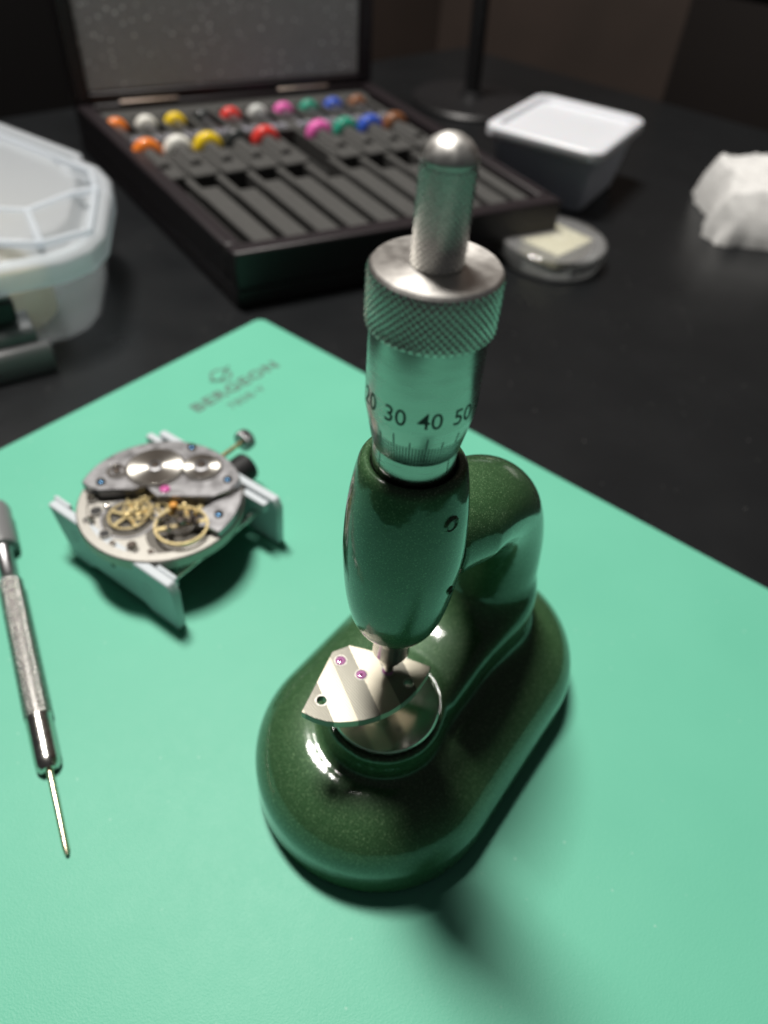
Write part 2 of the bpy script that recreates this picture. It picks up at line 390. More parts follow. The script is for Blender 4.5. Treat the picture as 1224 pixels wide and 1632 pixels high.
def surface_nets(fn, lo, hi, h):
    ax = [np.arange(lo[i], hi[i]+h, h) for i in range(3)]
    n = [len(a) for a in ax]
    G = np.stack(np.meshgrid(*ax, indexing='ij'), -1).reshape(-1, 3); F = fn(G).reshape(n); s = F < 0
    c = np.zeros([q-1 for q in n], int)
    for i in (0, 1):
        for j in (0, 1):
            for l in (0, 1): c += s[i:n[0]-1+i, j:n[1]-1+j, l:n[2]-1+l]
    cell = (c > 0) & (c < 8); idx = -np.ones(cell.shape, int); ids = np.argwhere(cell); idx[cell] = np.arange(len(ids))
    acc = np.zeros((len(ids), 3)); cnt = np.zeros(len(ids))
    cor = [(i, j, l) for i in (0, 1) for j in (0, 1) for l in (0, 1)]
    for a in cor:
        for b in cor:
            if sum(b)-sum(a) == 1 and all(bb >= aa for aa, bb in zip(a, b)):
                fa = F[tuple((ids+a).T)]; fb = F[tuple((ids+b).T)]; mk = (fa < 0) != (fb < 0)
                t = np.where(mk, fa/np.where(mk, fa-fb, 1), 0)[:, None]
                pt = ids+np.array(a)+t*(np.array(b)-np.array(a)); acc += np.where(mk[:, None], pt, 0); cnt += mk
    V = acc/cnt[:, None]*h+np.array([a[0] for a in ax])
    for _ in range(4):
        e = 0.02; f0 = fn(V); g = np.stack([(fn(V+np.eye(3)[i]*e)-fn(V-np.eye(3)[i]*e))/(2*e) for i in range(3)], -1)
        V = V-np.clip(f0/np.maximum((g*g).sum(1), 0.1), -0.5*h, 0.5*h)[:, None]*g
    Q = []
    for d in range(3):
        e = [0, 0, 0]; e[d] = 1; o1, o2 = [(1, 2), (2, 0), (0, 1)][d]
        A = s[tuple(slice(0, n[i]-e[i]) for i in range(3))]; B = s[tuple(slice(e[i], n[i]) for i in range(3))]
        for flip, mk in ((0, A & ~B), (1, ~A & B)):
            p = np.argwhere(mk); p = p[(p[:, o1] > 0) & (p[:, o2] > 0)]
            def ci(a, b):
                q = p.copy(); q[:, o1] -= a; q[:, o2] -= b; return idx[tuple(q.T)]
            q = np.stack([ci(0, 0), ci(1, 0), ci(1, 1), ci(0, 1)], -1); Q.append(q[:, ::-1] if flip else q)
    return V, np.concatenate(Q)
V, Q = surface_nets(sdf, (-33, -33, -2), (71, 33, 95), 0.9)
fr = MB(); fr.v = [tuple(p) for p in V]; fr.f = [tuple(int(i) for i in q) for q in Q]
casting = fr.build('casting', M_paint, tool, ang=180)
casting['label'] = 'dark green enamel base and swan neck arm'
# barrel
SA = -TA                                       # angles below are world azimuths; local = world + SA
prof = catmull([(5.0, 63.6), (6.4, 63.3), (7.6, 64.4), (8.9, 68), (9.9, 74), (10.45, 81), (10.6, 87), (10.25, 94), (9.6, 99.5), (8.95, 103.0), (8.5, 104.5), (7.8, 105.15), (7.2, 105.1), (6.85, 104.7), (6.72, 104.0), (6.7, 100)], 6)
caz = math.radians(-92.5)
ch = (8.2*math.cos(caz+SA-math.radians(62)), 8.2*math.sin(caz+SA-math.radians(62)), 65.0)
M_barrel = paint('green_enamel_barrel', chip=(ch, 4.2))
br = MB(); br.lathe(prof, 128); barrel = br.build('barrel', M_barrel, tool, ang=60); barrel['label'] = 'dark green enamel barrel with a bare metal chip at its lower edge'
def radial(r, z, adeg):                        # adeg: degrees to the right of the camera-facing side
    a = caz+SA+math.radians(adeg); n = Vector((math.cos(a), math.sin(a), 0)); t = Vector((-math.sin(a), math.cos(a), 0))
    return Matrix((t, Vector((0, 0, 1)), n)).transposed().to_4x4(), n*r+Vector((0, 0, z))
def screw_hole(z, a, rb, rr):
    mm, p = radial(rb, z, a); mm.translation = p
    b = MB(); b.lathe([(rr*0.75, -0.5), (rr*0.8, 0.15), (rr, 0.35), (rr*1.15, 0.2), (rr*1.3, -0.4)], 32, M=mm)
    e = b.build('screw_hole', M_paint, tool, ang=60)
    b = MB(); b.lathe([(0, -0.25), (rr*0.35, -0.25), (rr*0.45, 0.0), (rr*0.8, 0.12)], 6, M=mm); q = b.build('grub_screw', M_dark, e)
screw_hole(98.3, 46, 9.72, 1.25); screw_hole(81, 58, 10.4, 0.75)
# micrometer sleeve, thimble, collar, plunger
b = MB(); b.lathe([(6.6, 100), (6.6, 112)], 96); sl = b.build('sleeve', M_thimble, tool)
def cyl_mark(mb, zc, rfun, adeg, w, z0, z1):
    vv = []; n = 3
    for z in np.linspace(z0, z1, n):
        for q in (-0.5, 0.5):
            a = caz+SA+math.radians(adeg)+q*w/rfun(z); r = rfun(z)+0.012; vv.append((r*math.cos(a), r*math.sin(a), z))
    mb.add(vv, [(2*i, 2*i+1, 2*i+3, 2*i+2) for i in range(n-1)])
b = MB(); cyl_mark(b, 0, lambda z: 6.6, -50, 0.17, 104, 109.1); cyl_mark(b, 0, lambda z: 6.6, 51, 0.17, 105.8, 109.1); b.build('index_line', M_ink, sl)
zb, zt = 109.2, 116.0
def rb(z): return 6.75+(8.1-6.75)*(z-zb)/(zt-zb)
b = MB(); b.lathe([(6.6, zb), (6.72, zb-0.03), (6.77, zb+0.05), (8.05, zt-0.08), (8.12, zt+0.15), (8.12, 129.3)], 128); th = b.build('thimble', M_thimble, tool, ang=25)
b = MB()
for i in range(100):
    a = -24+3.6*(i-50)+180
    a = -24+3.6*i
    ln = 5.8 if i % 10 == 0 else (4.8 if i % 5 == 0 else 3.7)
    cyl_mark(b, 0, rb, a, 0.17 if i % 5 == 0 else 0.14, zb+0.35, zb+0.2+ln)
b.build('graduation', M_ink, th)
for i in range(10):
    s = str((30+10*i) % 100); v, fc = text_verts(s, 3.8, 0, 0.015, 1.0)
    t = MB(); t.add(v, fc); t = subdiv_mesh(t, 0.6); a0 = caz+SA+math.radians(-24+36*i)
    t.v = [((8.14)*math.cos(a0+x*0.95/8.12), (8.14)*math.sin(a0+x*0.95/8.12), 118.3+y) for x, y, z in t.v]
    o = t.build('engraved_number', M_ink, th, ang=180)
def knurled(R, z0, z1, nu, pitch, depth, sub=8, slant=1.0):
    na = nu*sub; nz = int(round((z1-z0)/pitch))*sub; A = np.arange(na)*2*PI/na; Z = np.linspace(z0, z1, nz+1)
    aa, zz = np.meshgrid(A, Z); ua = aa*nu/(2*PI); uz = (zz-z0)/pitch
    t1 = np.abs(((ua+uz*slant) % 1)-0.5)*2; t2 = np.abs(((ua-uz*slant) % 1)-0.5)*2
    g = np.minimum(np.maximum(t1, t2)*0+(1-np.maximum(1-t1, 1-t2)), 0.62)/0.62
    fade = np.clip(np.minimum((zz-z0), (z1-zz))/0.25, 0, 1)
    r = R-depth*(1-g*1.0)*1.0; r = r*fade+(R-depth*0.8)*(1-fade)
    v = np.stack([r*np.cos(aa), r*np.sin(aa), zz], -1).reshape(-1, 3)
    f = [(j*na+i, j*na+(i+1) % na, (j+1)*na+(i+1) % na, (j+1)*na+i) for j in range(nz) for i in range(na)]
    return v.tolist(), f
b = MB(); b.add(*knurled(8.85, 129.0, 136.6, 52, 1.07, 0.34, 8)); b.lathe([(8.0, 129.3), (8.4, 128.9), (8.5, 129.02)], 128)
kc = b.build('knurled_collar', M_knurl, tool, ang=45)
M_face = mat('turned_steel_face', (0.82, 0.80, 0.76), 0.42, 1.0, aniso=0.45)
tg = N(M_face, 'ShaderNodeTangent', direction_type='RADIAL', axis='Z'); L(M_face, tg.outputs[0], P(M_face).inputs['Tangent']); P(M_face).inputs['Anisotropic Rotation'].default_value = 0.25
v = coords(M_face, k); L(M_face, maprange(M_face, noise(M_face, v, 0.7, 4), 0.3, 0.7, 0.36, 0.44), P(M_face).inputs['Roughness'])
b = MB(); b.lathe([(8.5, 136.58), (8.2, 137.0), (3.0, 137.05), (0, 137.05)], 128); b.build('collar_face', M_face, tool, ang=25)
b = MB(); b.add(*knurled(3.45, 137.1, 149.4, 26, 0.82, 0.17, 8)); b.build('plunger', M_knurl, tool, ang=45)
b = MB(); b.lathe([(3.3, 149.35), (3.42, 149.6), (3.3, 150.1), (2.9, 150.9), (2.3, 151.6), (1.4, 152.15), (0.6, 152.4), (0, 152.45)], 64); b.build('plunger_dome', M_dome, tool, ang=60)
# lower spindle and pusher
b = MB(); b.lathe([(5.4, 63.9), (5.2, 62.4), (4.5, 59.6), (3.9, 58.0), (3.8, 53.6), (3.4, 52.7), (2.2, 52.4)], 64); b.build('spindle_nose', M_steel, tool, ang=40)
b = MB(); b.lathe([(2.5, 52.8), (2.5, 50.6), (2.0, 49.9), (1.2, 49.5), (1.1, 46.4), (0.7, 45.4), (0, 45.35)], 40); b.build('pusher', M_polish, tool, ang=40)
# anvil disc
M_anvil = metal('anvil_polish', (0.66, 0.62, 0.56), 0.17, 0.12, 0.25)
b = MB(); b.lathe([(12.2, 31.2), (12.3, 31.6), (12.3, 32.6), (12.1, 32.95), (11.8, 33.0), (0, 33.0)], 96); an = b.build('anvil', M_anvil, tool, ang=25)
b = MB(); b.lathe([(12.1, 28.0), (12.1, 31.3), (12.2, 31.3)], 64); b.build('anvil_seat', M_paint, an)
b = MB(); b.lathe([(2.6, 32.9), (2.2, 33.6), (1.9, 43.5), (0, 43.5)], 40); b.build('anvil_post', M_polish, an, ang=40)

# ------------------------------------------------------------------ the loose bridge lying on the anvil
Bz = 43.7
bw = thing('watch_bridge', 'loose fan shaped steel watch bridge with two pink jewels held under the pusher', 'watch bridge', (0, 0, Bz), 0)
M_bridge = mat('striped_bridge', (0.50, 0.47, 0.39), 0.42, 1.0)
v = coords(M_bridge, k); mp = N(M_bridge, 'ShaderNodeMapping'); mp.inputs['Rotation'].default_value = (0, 0, math.radians(-27)); mp.inputs['Location'].default_value = (5.5, 0, 0); L(M_bridge, v, mp.inputs['Vector'])
sx = N(M_bridge, 'ShaderNodeSeparateXYZ'); L(M_bridge, mp.outputs[0], sx.inputs[0])
dv = N(M_bridge, 'ShaderNodeMath', operation='MULTIPLY'); L(M_bridge, sx.outputs[0], dv.inputs[0]); dv.inputs[1].default_value = 1/4.7
frc = N(M_bridge, 'ShaderNodeMath', operation='FRACT'); L(M_bridge, dv.outputs[0], frc.inputs[0])
fine = N(M_bridge, 'ShaderNodeTexWave'); fine.bands_direction = 'DIAGONAL'; fine.inputs['Scale'].default_value = 0.9; fine.inputs['Distortion'].default_value = 1.5; L(M_bridge, v, fine.inputs['Vector'])
par = N(M_bridge, 'ShaderNodeMath', operation='PINGPONG'); flo = N(M_bridge, 'ShaderNodeMath', operation='FLOOR'); L(M_bridge, dv.outputs[0], flo.inputs[0]); L(M_bridge, flo.outputs[0], par.inputs[0]); par.inputs[1].default_value = 1
L(M_bridge, ramp(M_bridge, par.outputs[0], [(0.47, (0.47, 0.44, 0.36)), (0.53, (0.21, 0.205, 0.175))]), P(M_bridge).inputs['Base Color'])
nf = bump(M_bridge, frc.outputs[0], 1.0, 0.16); nf2 = bump(M_bridge, fine.outputs['Fac'], 0.6, 0.06, nf); L(M_bridge, nf2, P(M_bridge).inputs['Normal'])
L(M_bridge, maprange(M_bridge, frc.outputs[0], 0, 1, 0.5, 0.56), P(M_bridge).inputs['Roughness'])
outline = [(-16.9, -11.3), (-14.2, -12.4), (-11.7, -12.9), (-9.2, -12.9), (-6.7, -12.5), (-4.2, -11.9), (-1.7, -10.9), (0.9, -9.4), (3.2, -7.5), (5.3, -5.2), (7.1, -2.5), (8.5, 0.2), (9.1, 2.1), (6.2, 3.0), (2.0, 4.2), (-2.8, 4.6), (-5.6, 5.2), (-8.7, 5.7), (-12.3, 3.7)]
def holed_plate(outline, holes, z0, z1, step_edge=0.45):
    """flat plate with true holes: triangulated by filling the outline and hole loops"""
    bm = bmesh.new(); loops = [outline]+[circ(cx, cy, r, 28) for cx, cy, r in holes]; es = []; rings = []
    for l in loops:
        vs = [bm.verts.new((x, y, z1)) for x, y in l]; rings.append(len(vs)); es += [bm.edges.new((vs[i], vs[(i+1) % len(vs)])) for i in range(len(vs))]
    bmesh.ops.triangle_fill(bm, use_beauty=True, edges=es)
    fs = list(bm.faces); r = bmesh.ops.extrude_face_region(bm, geom=fs)
    for g in r['geom']:
        if isinstance(g, bmesh.types.BMVert): g.co.z = z0
    bm.verts.index_update(); mb = MB(); mb.v = [tuple(p.co) for p in bm.verts]; mb.f = [tuple(p.index for p in q.verts) for q in bm.faces]; bm.free(); return mb
holes = [(-13.2, -8.3, 1.05), (4.5, -2.4, 1.0), (-10.3, 1.6, 1.15), (-5.6, -1.4, 1.15), (-0.1, 0.1, 1.2)]
pl = holed_plate(outline, holes, -0.75, 1.35).build('bridge_plate', M_bridge, bw, ang=25, bevel=0.07, segs=1)
for i, (cx, cy, r) in enumerate(holes):
    if i < 2:
        b = MB(); ring(b, cx, cy, r*1.28, r*1.01, 1.3, 1.40, 32); b.build('hole_rim', M_plate, pl)
    else:
        b = MB(); b.lathe([(r*0.99, 0.5), (r*0.99, 1.25), (r*0.8, 1.48), (r*0.35, 1.52), (r*0.18, 1.3), (r*0.15, 0.9)], 32, (cx, cy)); jo = b.build('jewel', M_rubyp, bw, ang=50)
        b = MB(); ring(b, cx, cy, r*1.22, r*1.0, 1.3, 1.42, 32); b.build('jewel_setting', M_plate, jo)

# ------------------------------------------------------------------ movement holder
HA = math.radians(-32.0)
hold = thing('movement_holder', 'pale plastic watch movement holder with slotted jaws and black clamp knob', 'movement holder', (-60, 36.5, 0), HA)
def plate_prof(x0, lean): return [(x0-1, 0), (x0+6, 0), (x0+9.5, 2.2), (-14, 2.2), (-11, 0), (0, 0), (0.4, 16.0), (-1.2, 19.5), (x0-lean, 19.5)]
def jaw(name, y0, y1, outer):
    p = plate_prof(-45, 7)
    mb = MB(); fn = lambda x, y, z: (x, z, y)
    mb.prism(p, y0, y1, fn); o = mb.build(name, M_nylon, hold, bevel=0.5)
    return o
jf = jaw('jaw', 0, 2.9, True)
jb = jaw('jaw', 43.2, 46.0, False)
# second lip of each jaw, above the groove that grips the movement
for xa, xb in ((-54, -47), (-9.5, -2)): b = MB(); b.box(xa, xb, 3.3, 4.6, 15.0, 18.7); b.build('jaw_lip', M_nylon, jf, bevel=0.35)
for xa, xb in ((-12, -2.5), (-55, -49)): b = MB(); b.box(xa, xb, 40.4, 42.8, 15.0, 18.7); b.build('jaw_lip', M_nylon, jb, bevel=0.35)
for x in (-8, -41):
    b = MB(); b.tube([(x, 2.5, 11), (x, 43.5, 11)], 1.25, 20); b.build('guide_rod', M_steel, hold)
b = MB(); b.tube([(-25, 2.5, 11), (-25, 52, 11)], 1.7, 20); b.build('clamp_screw', M_steel, hold)
b = MB(); mm = Matrix.Rotation(-PI/2, 4, 'X'); mm.translation = Vector((-25, 47, 11.2))
vv, ff = knurled(5.0, 0.6, 9.4, 30, 1.1, 0.25, 4); b.add([tuple(mm @ Vector(p)) for p in vv], ff); b.lathe([(4.8, 0.62), (0, 0.5)], 48, M=mm); b.lathe([(4.8, 9.38), (3.6, 9.9), (0, 10)], 48, M=mm)
b.build('clamp_knob', M_black, hold, ang=50)
for x, r in ((-25.5, 1.25),):
    mm = Matrix.Rotation(PI/2, 4, 'X'); mm.translation = Vector((x, -0.02, 11.0)); b = MB(); b.lathe([(0, 0.01), (r*0.95, 0.01), (r, -0.3)], 24, M=mm); b.build('screw_socket', M_dark, jf)
for x, z in ((-42, 12), (-11, 11)):
    mm = Matrix.Rotation(PI/2, 4, 'X'); mm.translation = Vector((x, -0.02, z)); b = MB(); b.lathe([(1.7, 0.0), (1.9, 0.12), (2.1, 0.0)], 32, M=mm); b.build('mould_mark', M_nylon, jf, ang=60)

# ------------------------------------------------------------------ the watch movement
M_well = metal('painted_well_shade', (0.10, 0.095, 0.085), 0.45, 1.5, 0.4)
mv = thing('watch_movement', 'open mechanical watch movement clamped face down in the pale holder', 'watch movement', (-71.2, 69.2, 3.0), 0)
mbp = MB()
mbp.lathe([(0, 11.8), (22.5, 11.8), (23.4, 12.2), (23.6, 13.0), (24.6, 13.2), (24.7, 16.6), (24.3, 17.0), (21.6, 17.0), (21.4, 16.4), (0, 16.4)], 128)
mbp.build('main_plate', M_plate, mv, ang=30)
def bridge_part(name, poly, z0, z1, material, holes=(), bev=0.25, parent=mv):
    if holes: mb = holed_plate(poly, list(holes), z0, z1)
    else: mb = MB().prism(poly, z0, z1)
    return mb.build(name, material, parent, bevel=bev, ang=30)
RW = (-4.3, 10.6); CW = (9.6, 12.6)
arc = [(24.2*math.cos(a), 24.2*math.sin(a)) for a in np.linspace(math.radians(22), math.radians(176), 40)]
pb = arc + [(-21.6, -0.3), (-18, -1.4), (-12.9, -0.2), (-8.4, 0.2), (-5.2, 2.4), (-0.5, -1.6), (16.0, 0.4), (20.0, 3.5)]
bb = bridge_part('barrel_bridge', pb, 17.0, 20.2, M_rhod)
ed = MB(); ed.tube([(x, y, 20.1) for x, y in [(-21.6, -0.3), (-18, -1.4), (-12.9, -0.2), (-8.4, 0.2), (-5.2, 2.4), (-0.5, -1.6), (16.0, 0.4), (20.0, 3.5)]], 0.28, 8); ed.build('bevelled_edge', M_polish, bb)
def wheel_teeth(name, cx, cy, r, n, z0, z1, material, parent=mv, core=True):
    mb = MB().prism(gear(n, r, r-0.55, cx, cy), z0, z1); o = mb.build(name, material, parent, ang=30); return o
b = MB(); ring(b, *RW, 9.0, 8.6, 20.05, 20.35, 96); ring(b, *CW, 6.3, 5.95, 20.05, 20.35, 80); b.build('wheel_sink', M_polish, bb)
M_sunray = mat('sunray_steel', (0.74, 0.72, 0.66), 0.30, 1.0, aniso=0.85)
tg = N(M_sunray, 'ShaderNodeTangent', direction_type='RADIAL', axis='Z'); L(M_sunray, tg.outputs[0], P(M_sunray).inputs['Tangent'])
def sun_wheel(name, c, r, n, rb):
    mb = MB().prism(gear(n, r, r-0.5), 0, 0.7); o = mb.build(name, M_sunray, mv, loc=(c[0], c[1], 20.3), ang=30, bevel=0.05)
    b = MB(); b.lathe([(rb, 0.7), (rb, 1.0), (rb*0.75, 1.1), (0, 1.1)], 32); b.build('wheel_core', M_rhod, o)
    b = MB(); b.lathe([(rb*0.6, 1.08), (rb*0.55, 1.6), (0, 1.75)], 24); b.build('wheel_screw', M_polish, o, ang=40)
sun_wheel('ratchet_wheel', RW, 8.4, 60, 2.3); sun_wheel('crown_wheel', CW, 5.7, 40, 2.5)
b = MB(); ring(b, -15.3, 7.4, 3.1, 2.0, 20.1, 20.5, 32); ck = b.build('click', M_steel, mv); b = MB(); b.lathe([(1.2, 20.2), (1.2, 21.1), (0, 21.3)], 24, (-15.3, 7.4)); b.build('click_screw', M_polish, ck)
b = MB(); b.tube([(-17.5+0.4*i, 9.8-0.05*i*i+0.4*i, 20.4) for i in range(10)], 0.25, 6); b.build('click_spring', M_polish, ck)
for cx, cy, z in ((-18.5, 2.2, 20.2), (4.2, 21.6, 20.2), (18.6, 8.2, 20.2), (18.9, -6.0, 19.2)):
    b = MB(); b.lathe([(1.35, z), (1.35, z+0.5), (1.0, z+0.75), (0, z+0.8)], 24, (cx, cy)); s_ = b.build('blued_screw', M_blue, mv, ang=40)
    b = MB(); b.box(cx-1.2, cx+1.2, cy-0.16, cy+0.16, z+0.78, z+0.84); b.build('slot', M_dark, s_)
b = MB(); b.lathe([(1.5, 20.2), (1.45, 20.6), (0.9, 20.75), (0.4, 20.6), (0, 20.5)], 32, (1.1, 1.5)); b.build('ruby_jewel', M_ruby, mv, ang=50)
# flat dark discs paint the shade of the plate's cut-outs; train wheels, balance
b = MB(); b.lathe([(7.6, 16.5), (8.0, 16.55), (8.2, 16.42)], 64, (-7.6, -8.2)); ring(b, -7.6, -8.2, 8.2, 7.7, 16.4, 16.7, 64); b.build('train_well', M_rhod, mv)
b = MB(); b.lathe([(0, 16.46), (7.6, 16.46)], 64, (-7.6, -8.2)); b.lathe([(0, 16.45), (9.8, 16.45)], 64, (8.6, -11.5)); b.prism([(-12, -2), (16, -2), (18, 2), (-6, 3)], 16.41, 16.44); b.build('dark_well', M_well, mv)
def spoked(name, cx, cy, r, z, n, spokes, rim, material, th=0.5, tw=0.8):
    mb = MB(); g = gear(n, r, r-0.45, cx, cy) if n else circ(cx, cy, r, 96); m_ = len(g); inner = [(cx+(r-rim)*math.cos(2*PI*i/m_), cy+(r-rim)*math.sin(2*PI*i/m_)) for i in range(m_)]
    vv = [(x, y, zz) for zz in (z, z+th) for l in (g, inner) for x, y in l]; fc = []
    for i in range(m_):
        j = (i+1) % m_; fc += [(i, j, 2*m_+j, 2*m_+i), (m_+i, m_+j, 3*m_+j, 3*m_+i), (2*m_+i, 2*m_+j, 3*m_+j, 3*m_+i), (i, j, m_+j, m_+i)]
    mb.add(vv, fc)
    for q in range(spokes):
        a = 2*PI*q/spokes+0.4; d = (math.cos(a), math.sin(a)); p = (-d[1]*tw/2, d[0]*tw/2); e = r-rim+0.05
        mb.prism([(cx+p[0], cy+p[1]), (cx-p[0], cy-p[1]), (cx+d[0]*e-p[0], cy+d[1]*e-p[1]), (cx+d[0]*e+p[0], cy+d[1]*e+p[1])], z+0.05, z+th-0.05)
    mb.lathe([(tw*0.9, z-0.2), (tw*0.9, z+th+0.3), (tw*0.4, z+th+0.9), (0, z+th+1.0)], 20, (cx, cy))
    return mb.build(name, material, mv, ang=30)
spoked('train_wheel', -7.6, -8.0, 5.9, 17.4, 60, 5, 0.7, M_gold, 0.4, 0.9)
spoked('train_wheel', -5.2, -6.3, 4.4, 18.3, 48, 4, 0.7, M_gold, 0.35, 0.8)
spoked('train_wheel', -5.0, -0.2, 5.4, 17.0, 60, 5, 0.8, M_gold, 0.35, 0.8)
spoked('escape_wheel', 1.0, -5.6, 3.6, 17.9, 15, 4, 0.5, M_gold, 0.3, 0.5)
spoked('train_wheel', 7.5, -1.6, 5.6, 17.2, 60, 4, 1.6, M_gold, 0.35, 1.0)
bal = spoked('balance_wheel', 9.2, -11.4, 7.8, 18.6, 0, 2, 0.7, M_gold, 0.8, 1.3)
b = MB()
for tt in range(4):
    rr = 1.5+tt*0.8; ring(b, 9.2, -11.6, rr+0.09, rr-0.09, 19.6, 20.0, 48)
b.build('hairspring', M_steel, bal)
b = MB(); b.lathe([(1.6, 19.5), (1.7, 20.6), (1.3, 21.2), (0, 21.4)], 24, (9.4, -10.8)); b.build('balance_hub', M_polish, bal, ang=40)
for q, (cx, cy) in enumerate(((3.0, -10.6), (4.6, -9.2), (6.4, -13.9), (11.0, -6.6), (8.0, -7.2))):
    b = MB(); b.lathe([(0.85, 17), (0.85, 20.2), (0.6, 20.5), (0, 20.5)], 16, (cx, cy)); b.build('stud_screw', M_polish, mv, ang=40)
b = MB(); b.lathe([(1.25, 18.4), (1.2, 20.4), (0.8, 20.8), (0, 20.9)], 24, (5.2, -4.6)); b.build('orange_jewel', M_orange, mv, ang=50)
arc2 = [(24.2*math.cos(a), 24.2*math.sin(a)) for a in np.linspace(math.radians(-32), math.radians(14), 14)]
cock = bridge_part('balance_cock', [(12.0, -9.0), (12.4, -11.4), (16, -11.0), (19.4, -12.6)]+arc2+[(20.8, 2.6), (16.2, -0.8), (13.0, -4.6), (15.4, -7.2)], 16.9, 19.2, M_rhod)
b = MB(); b.tube([(12.2, -9.2, 19.0), (12.5, -11.4, 19.0), (16, -11.0, 19.0), (19.4, -12.6, 19.0)], 0.3, 8); b.build('polished_edge', M_polish, cock)
b = MB(); b.prism([(8.6, -10.4), (9.2, -12.0), (13, -10.8), (13, -9.2)], 20.2, 20.9); b.prism([(12, -11), (14, -11), (14, -9), (12, -9)], 18.8, 20.9); b.build('regulator_arm', M_polish, cock)
for cx, cy, r in ((-17.6, -6.8, 1.7), (-12.2, -15.4, 1.5), (-20.6, -1.8, 1.5), (-19.0, -10.8, 1.1), (-3.0, -19.6, 1.5), (-15.2, -4.4, 0.8), (-9.0, -18.6, 0.8), (2.6, -20.6, 0.9)):
    b = MB(); ring(b, cx, cy, r+0.25, r, 16.9, 17.15, 28); e = b.build('screw_hole', M_plate, mv); 
    b = MB(); b.lathe([(0, 16.98 if abs(cx) < 4 or abs(cy) > 10 or cx < -17 else 16.6), (r, 17.04)], 24, (cx, cy)); b.build('hole_bottom', M_dark if r > 1 else M_polish, e)
for cx, cy, r in ((-20.7, -1.7, 1.3), (-3.0, -19.4, 1.4), (-17.6, -10.6, 0.9)):
    b = MB(); b.lathe([(r, 17.0), (r, 18.0), (r*0.8, 18.3), (0, 18.3)], 24, (cx, cy)); b.build('plate_screw', M_polish, mv, ang=40)
# winding stem and crown
q0 = Vector((12.0, 17.0, 14.6)); hx = Vector((math.cos(HA), math.sin(HA), 0)); hy = Vector((-math.sin(HA), math.cos(HA), 0))
p0 = Vector((7.6, 17.0, 14.5)); p1 = p0+hy*18.5
b = MB(); b.tube([tuple(p0), tuple(p1)], 0.75, 16); stem = b.build('winding_stem', M_gold, mv)
mm = hy.to_track_quat('Z', 'Y').to_matrix().to_4x4(); mm.translation = p1
b = MB(); vv, ff = knurled(3.6, 0.2, 3.4, 26, 1.4, 0.3, 4, 0.0); b.add([tuple(mm @ Vector(p)) for p in vv], ff); b.lathe([(0.7, 0), (3.4, 0.22)], 40, M=mm); b.lathe([(3.4, 3.38), (2.8, 3.9), (0, 4.2)], 40, M=mm)
b.build('crown', M_rhod, stem, ang=50)

# ------------------------------------------------------------------ pin pusher screwdriver at the left
T = Vector((-69.0, -27.6, 0.95)); B_ = Vector((-69.0-56.4, -27.6+95.8, 4.4)); ax = (B_-T).normalized()
sd = thing('screwdriver', 'slim knurled steel screwdriver lying on the mint mat beside the movement holder', 'screwdriver', (T.x, T.y, 0), 0)
mm = ax.to_track_quat('Z', 'Y').to_matrix().to_4x4(); mm.translation = Vector((0, 0, T.z))
def axl(name, prof, material, seg=48, ang=35):
    b = MB(); b.lathe(prof, seg, M=mm); return b.build(name, material, sd, ang=ang)
axl('blade', [(0, 0), (0.35, 0), (0.75, 1.6), (0.85, 22.5)], metal('blade_steel', (0.80, 0.70, 0.50), 0.25))
col_ = axl('collar', [(0.9, 21.8), (2.1, 21.9), (2.9, 23.0), (3.15, 25.0), (3.2, 36.5), (3.35, 37.2)], M_steel)
b = MB(); vv, ff = knurled(3.5, 37.0, 85.0, 22, 1.0, 0.28, 6, 1.0); b.add([tuple(mm @ Vector(p)) for p in vv], ff); b.build('knurled_grip', M_knurl, sd, ang=45)
axl('neck', [(3.3, 84.9), (2.7, 86), (2.4, 88), (2.4, 98), (3.2, 99.5)], M_rhod)
axl('swivel_cap', [(3.2, 99), (4.2, 99.6), (4.5, 101.5), (4.5, 116), (3.9, 118), (0, 118.2)], M_grey)

# ------------------------------------------------------------------ screwdriver case
o2 = Vector((-79.4, 217.9)); ex = Vector((math.cos(math.radians(31)), math.sin(math.radians(31)))); ey = Vector((math.cos(math.radians(127.5)), math.sin(math.radians(127.5))))
FL, FR, BL, BR = o2, o2+180*ex-1*ey, o2+219*ey, o2+197*ex+216*ey
def cw(u, v, z):
    p = (1-v)*((1-u)*FL+u*FR)+v*((1-u)*BL+u*BR); return (p.x-o2.x, p.y-o2.y, z-DZ)
case = thing('tool_case', 'open black case with grey foam slots and upright foam lined lid', 'tool case', (o2.x, o2.y, DZ))
b = MB(); b.box(0, 1, 0, 1, DZ+0.1, 8, cw); b.box(0, 1, 0, 0.045, 7.9, 26, cw); b.box(0, 0.045, 0.045, 1, 7.9, 26, cw); b.box(0.955, 1, 0.045, 1, 7.9, 26, cw); b.box(0.045, 0.955, 0.965, 1, 7.9, 26, cw)
shell = b.build('case_shell', M_lacq, case, bevel=1.2)
b = MB(); b.box(0.047, 0.953, 0.047, 0.963, 8.0, 12, cw); b.build('slot_floor', M_foamdark, case)
U0, UP = 0.072, 0.0905
b = MB()
F1 = 22.5
b.box(0.047, 0.953, 0.90, 0.963, 12.02, F1, cw); b.box(0.047, 0.953, 0.695, 0.765, 12.02, F1, cw); b.box(0.047, 0.953, 0.047, 0.062, 12.02, F1, cw)
for i in range(11):           # lower ridges between the blade slots
    uc = U0+UP*(i-0.5)+0.005; hw = 0.031
    b.box(max(0.048, uc-hw), min(0.952, uc+hw), 0.062, 0.36+0.02*math.sin(i*2.3), 12.02, F1, cw)
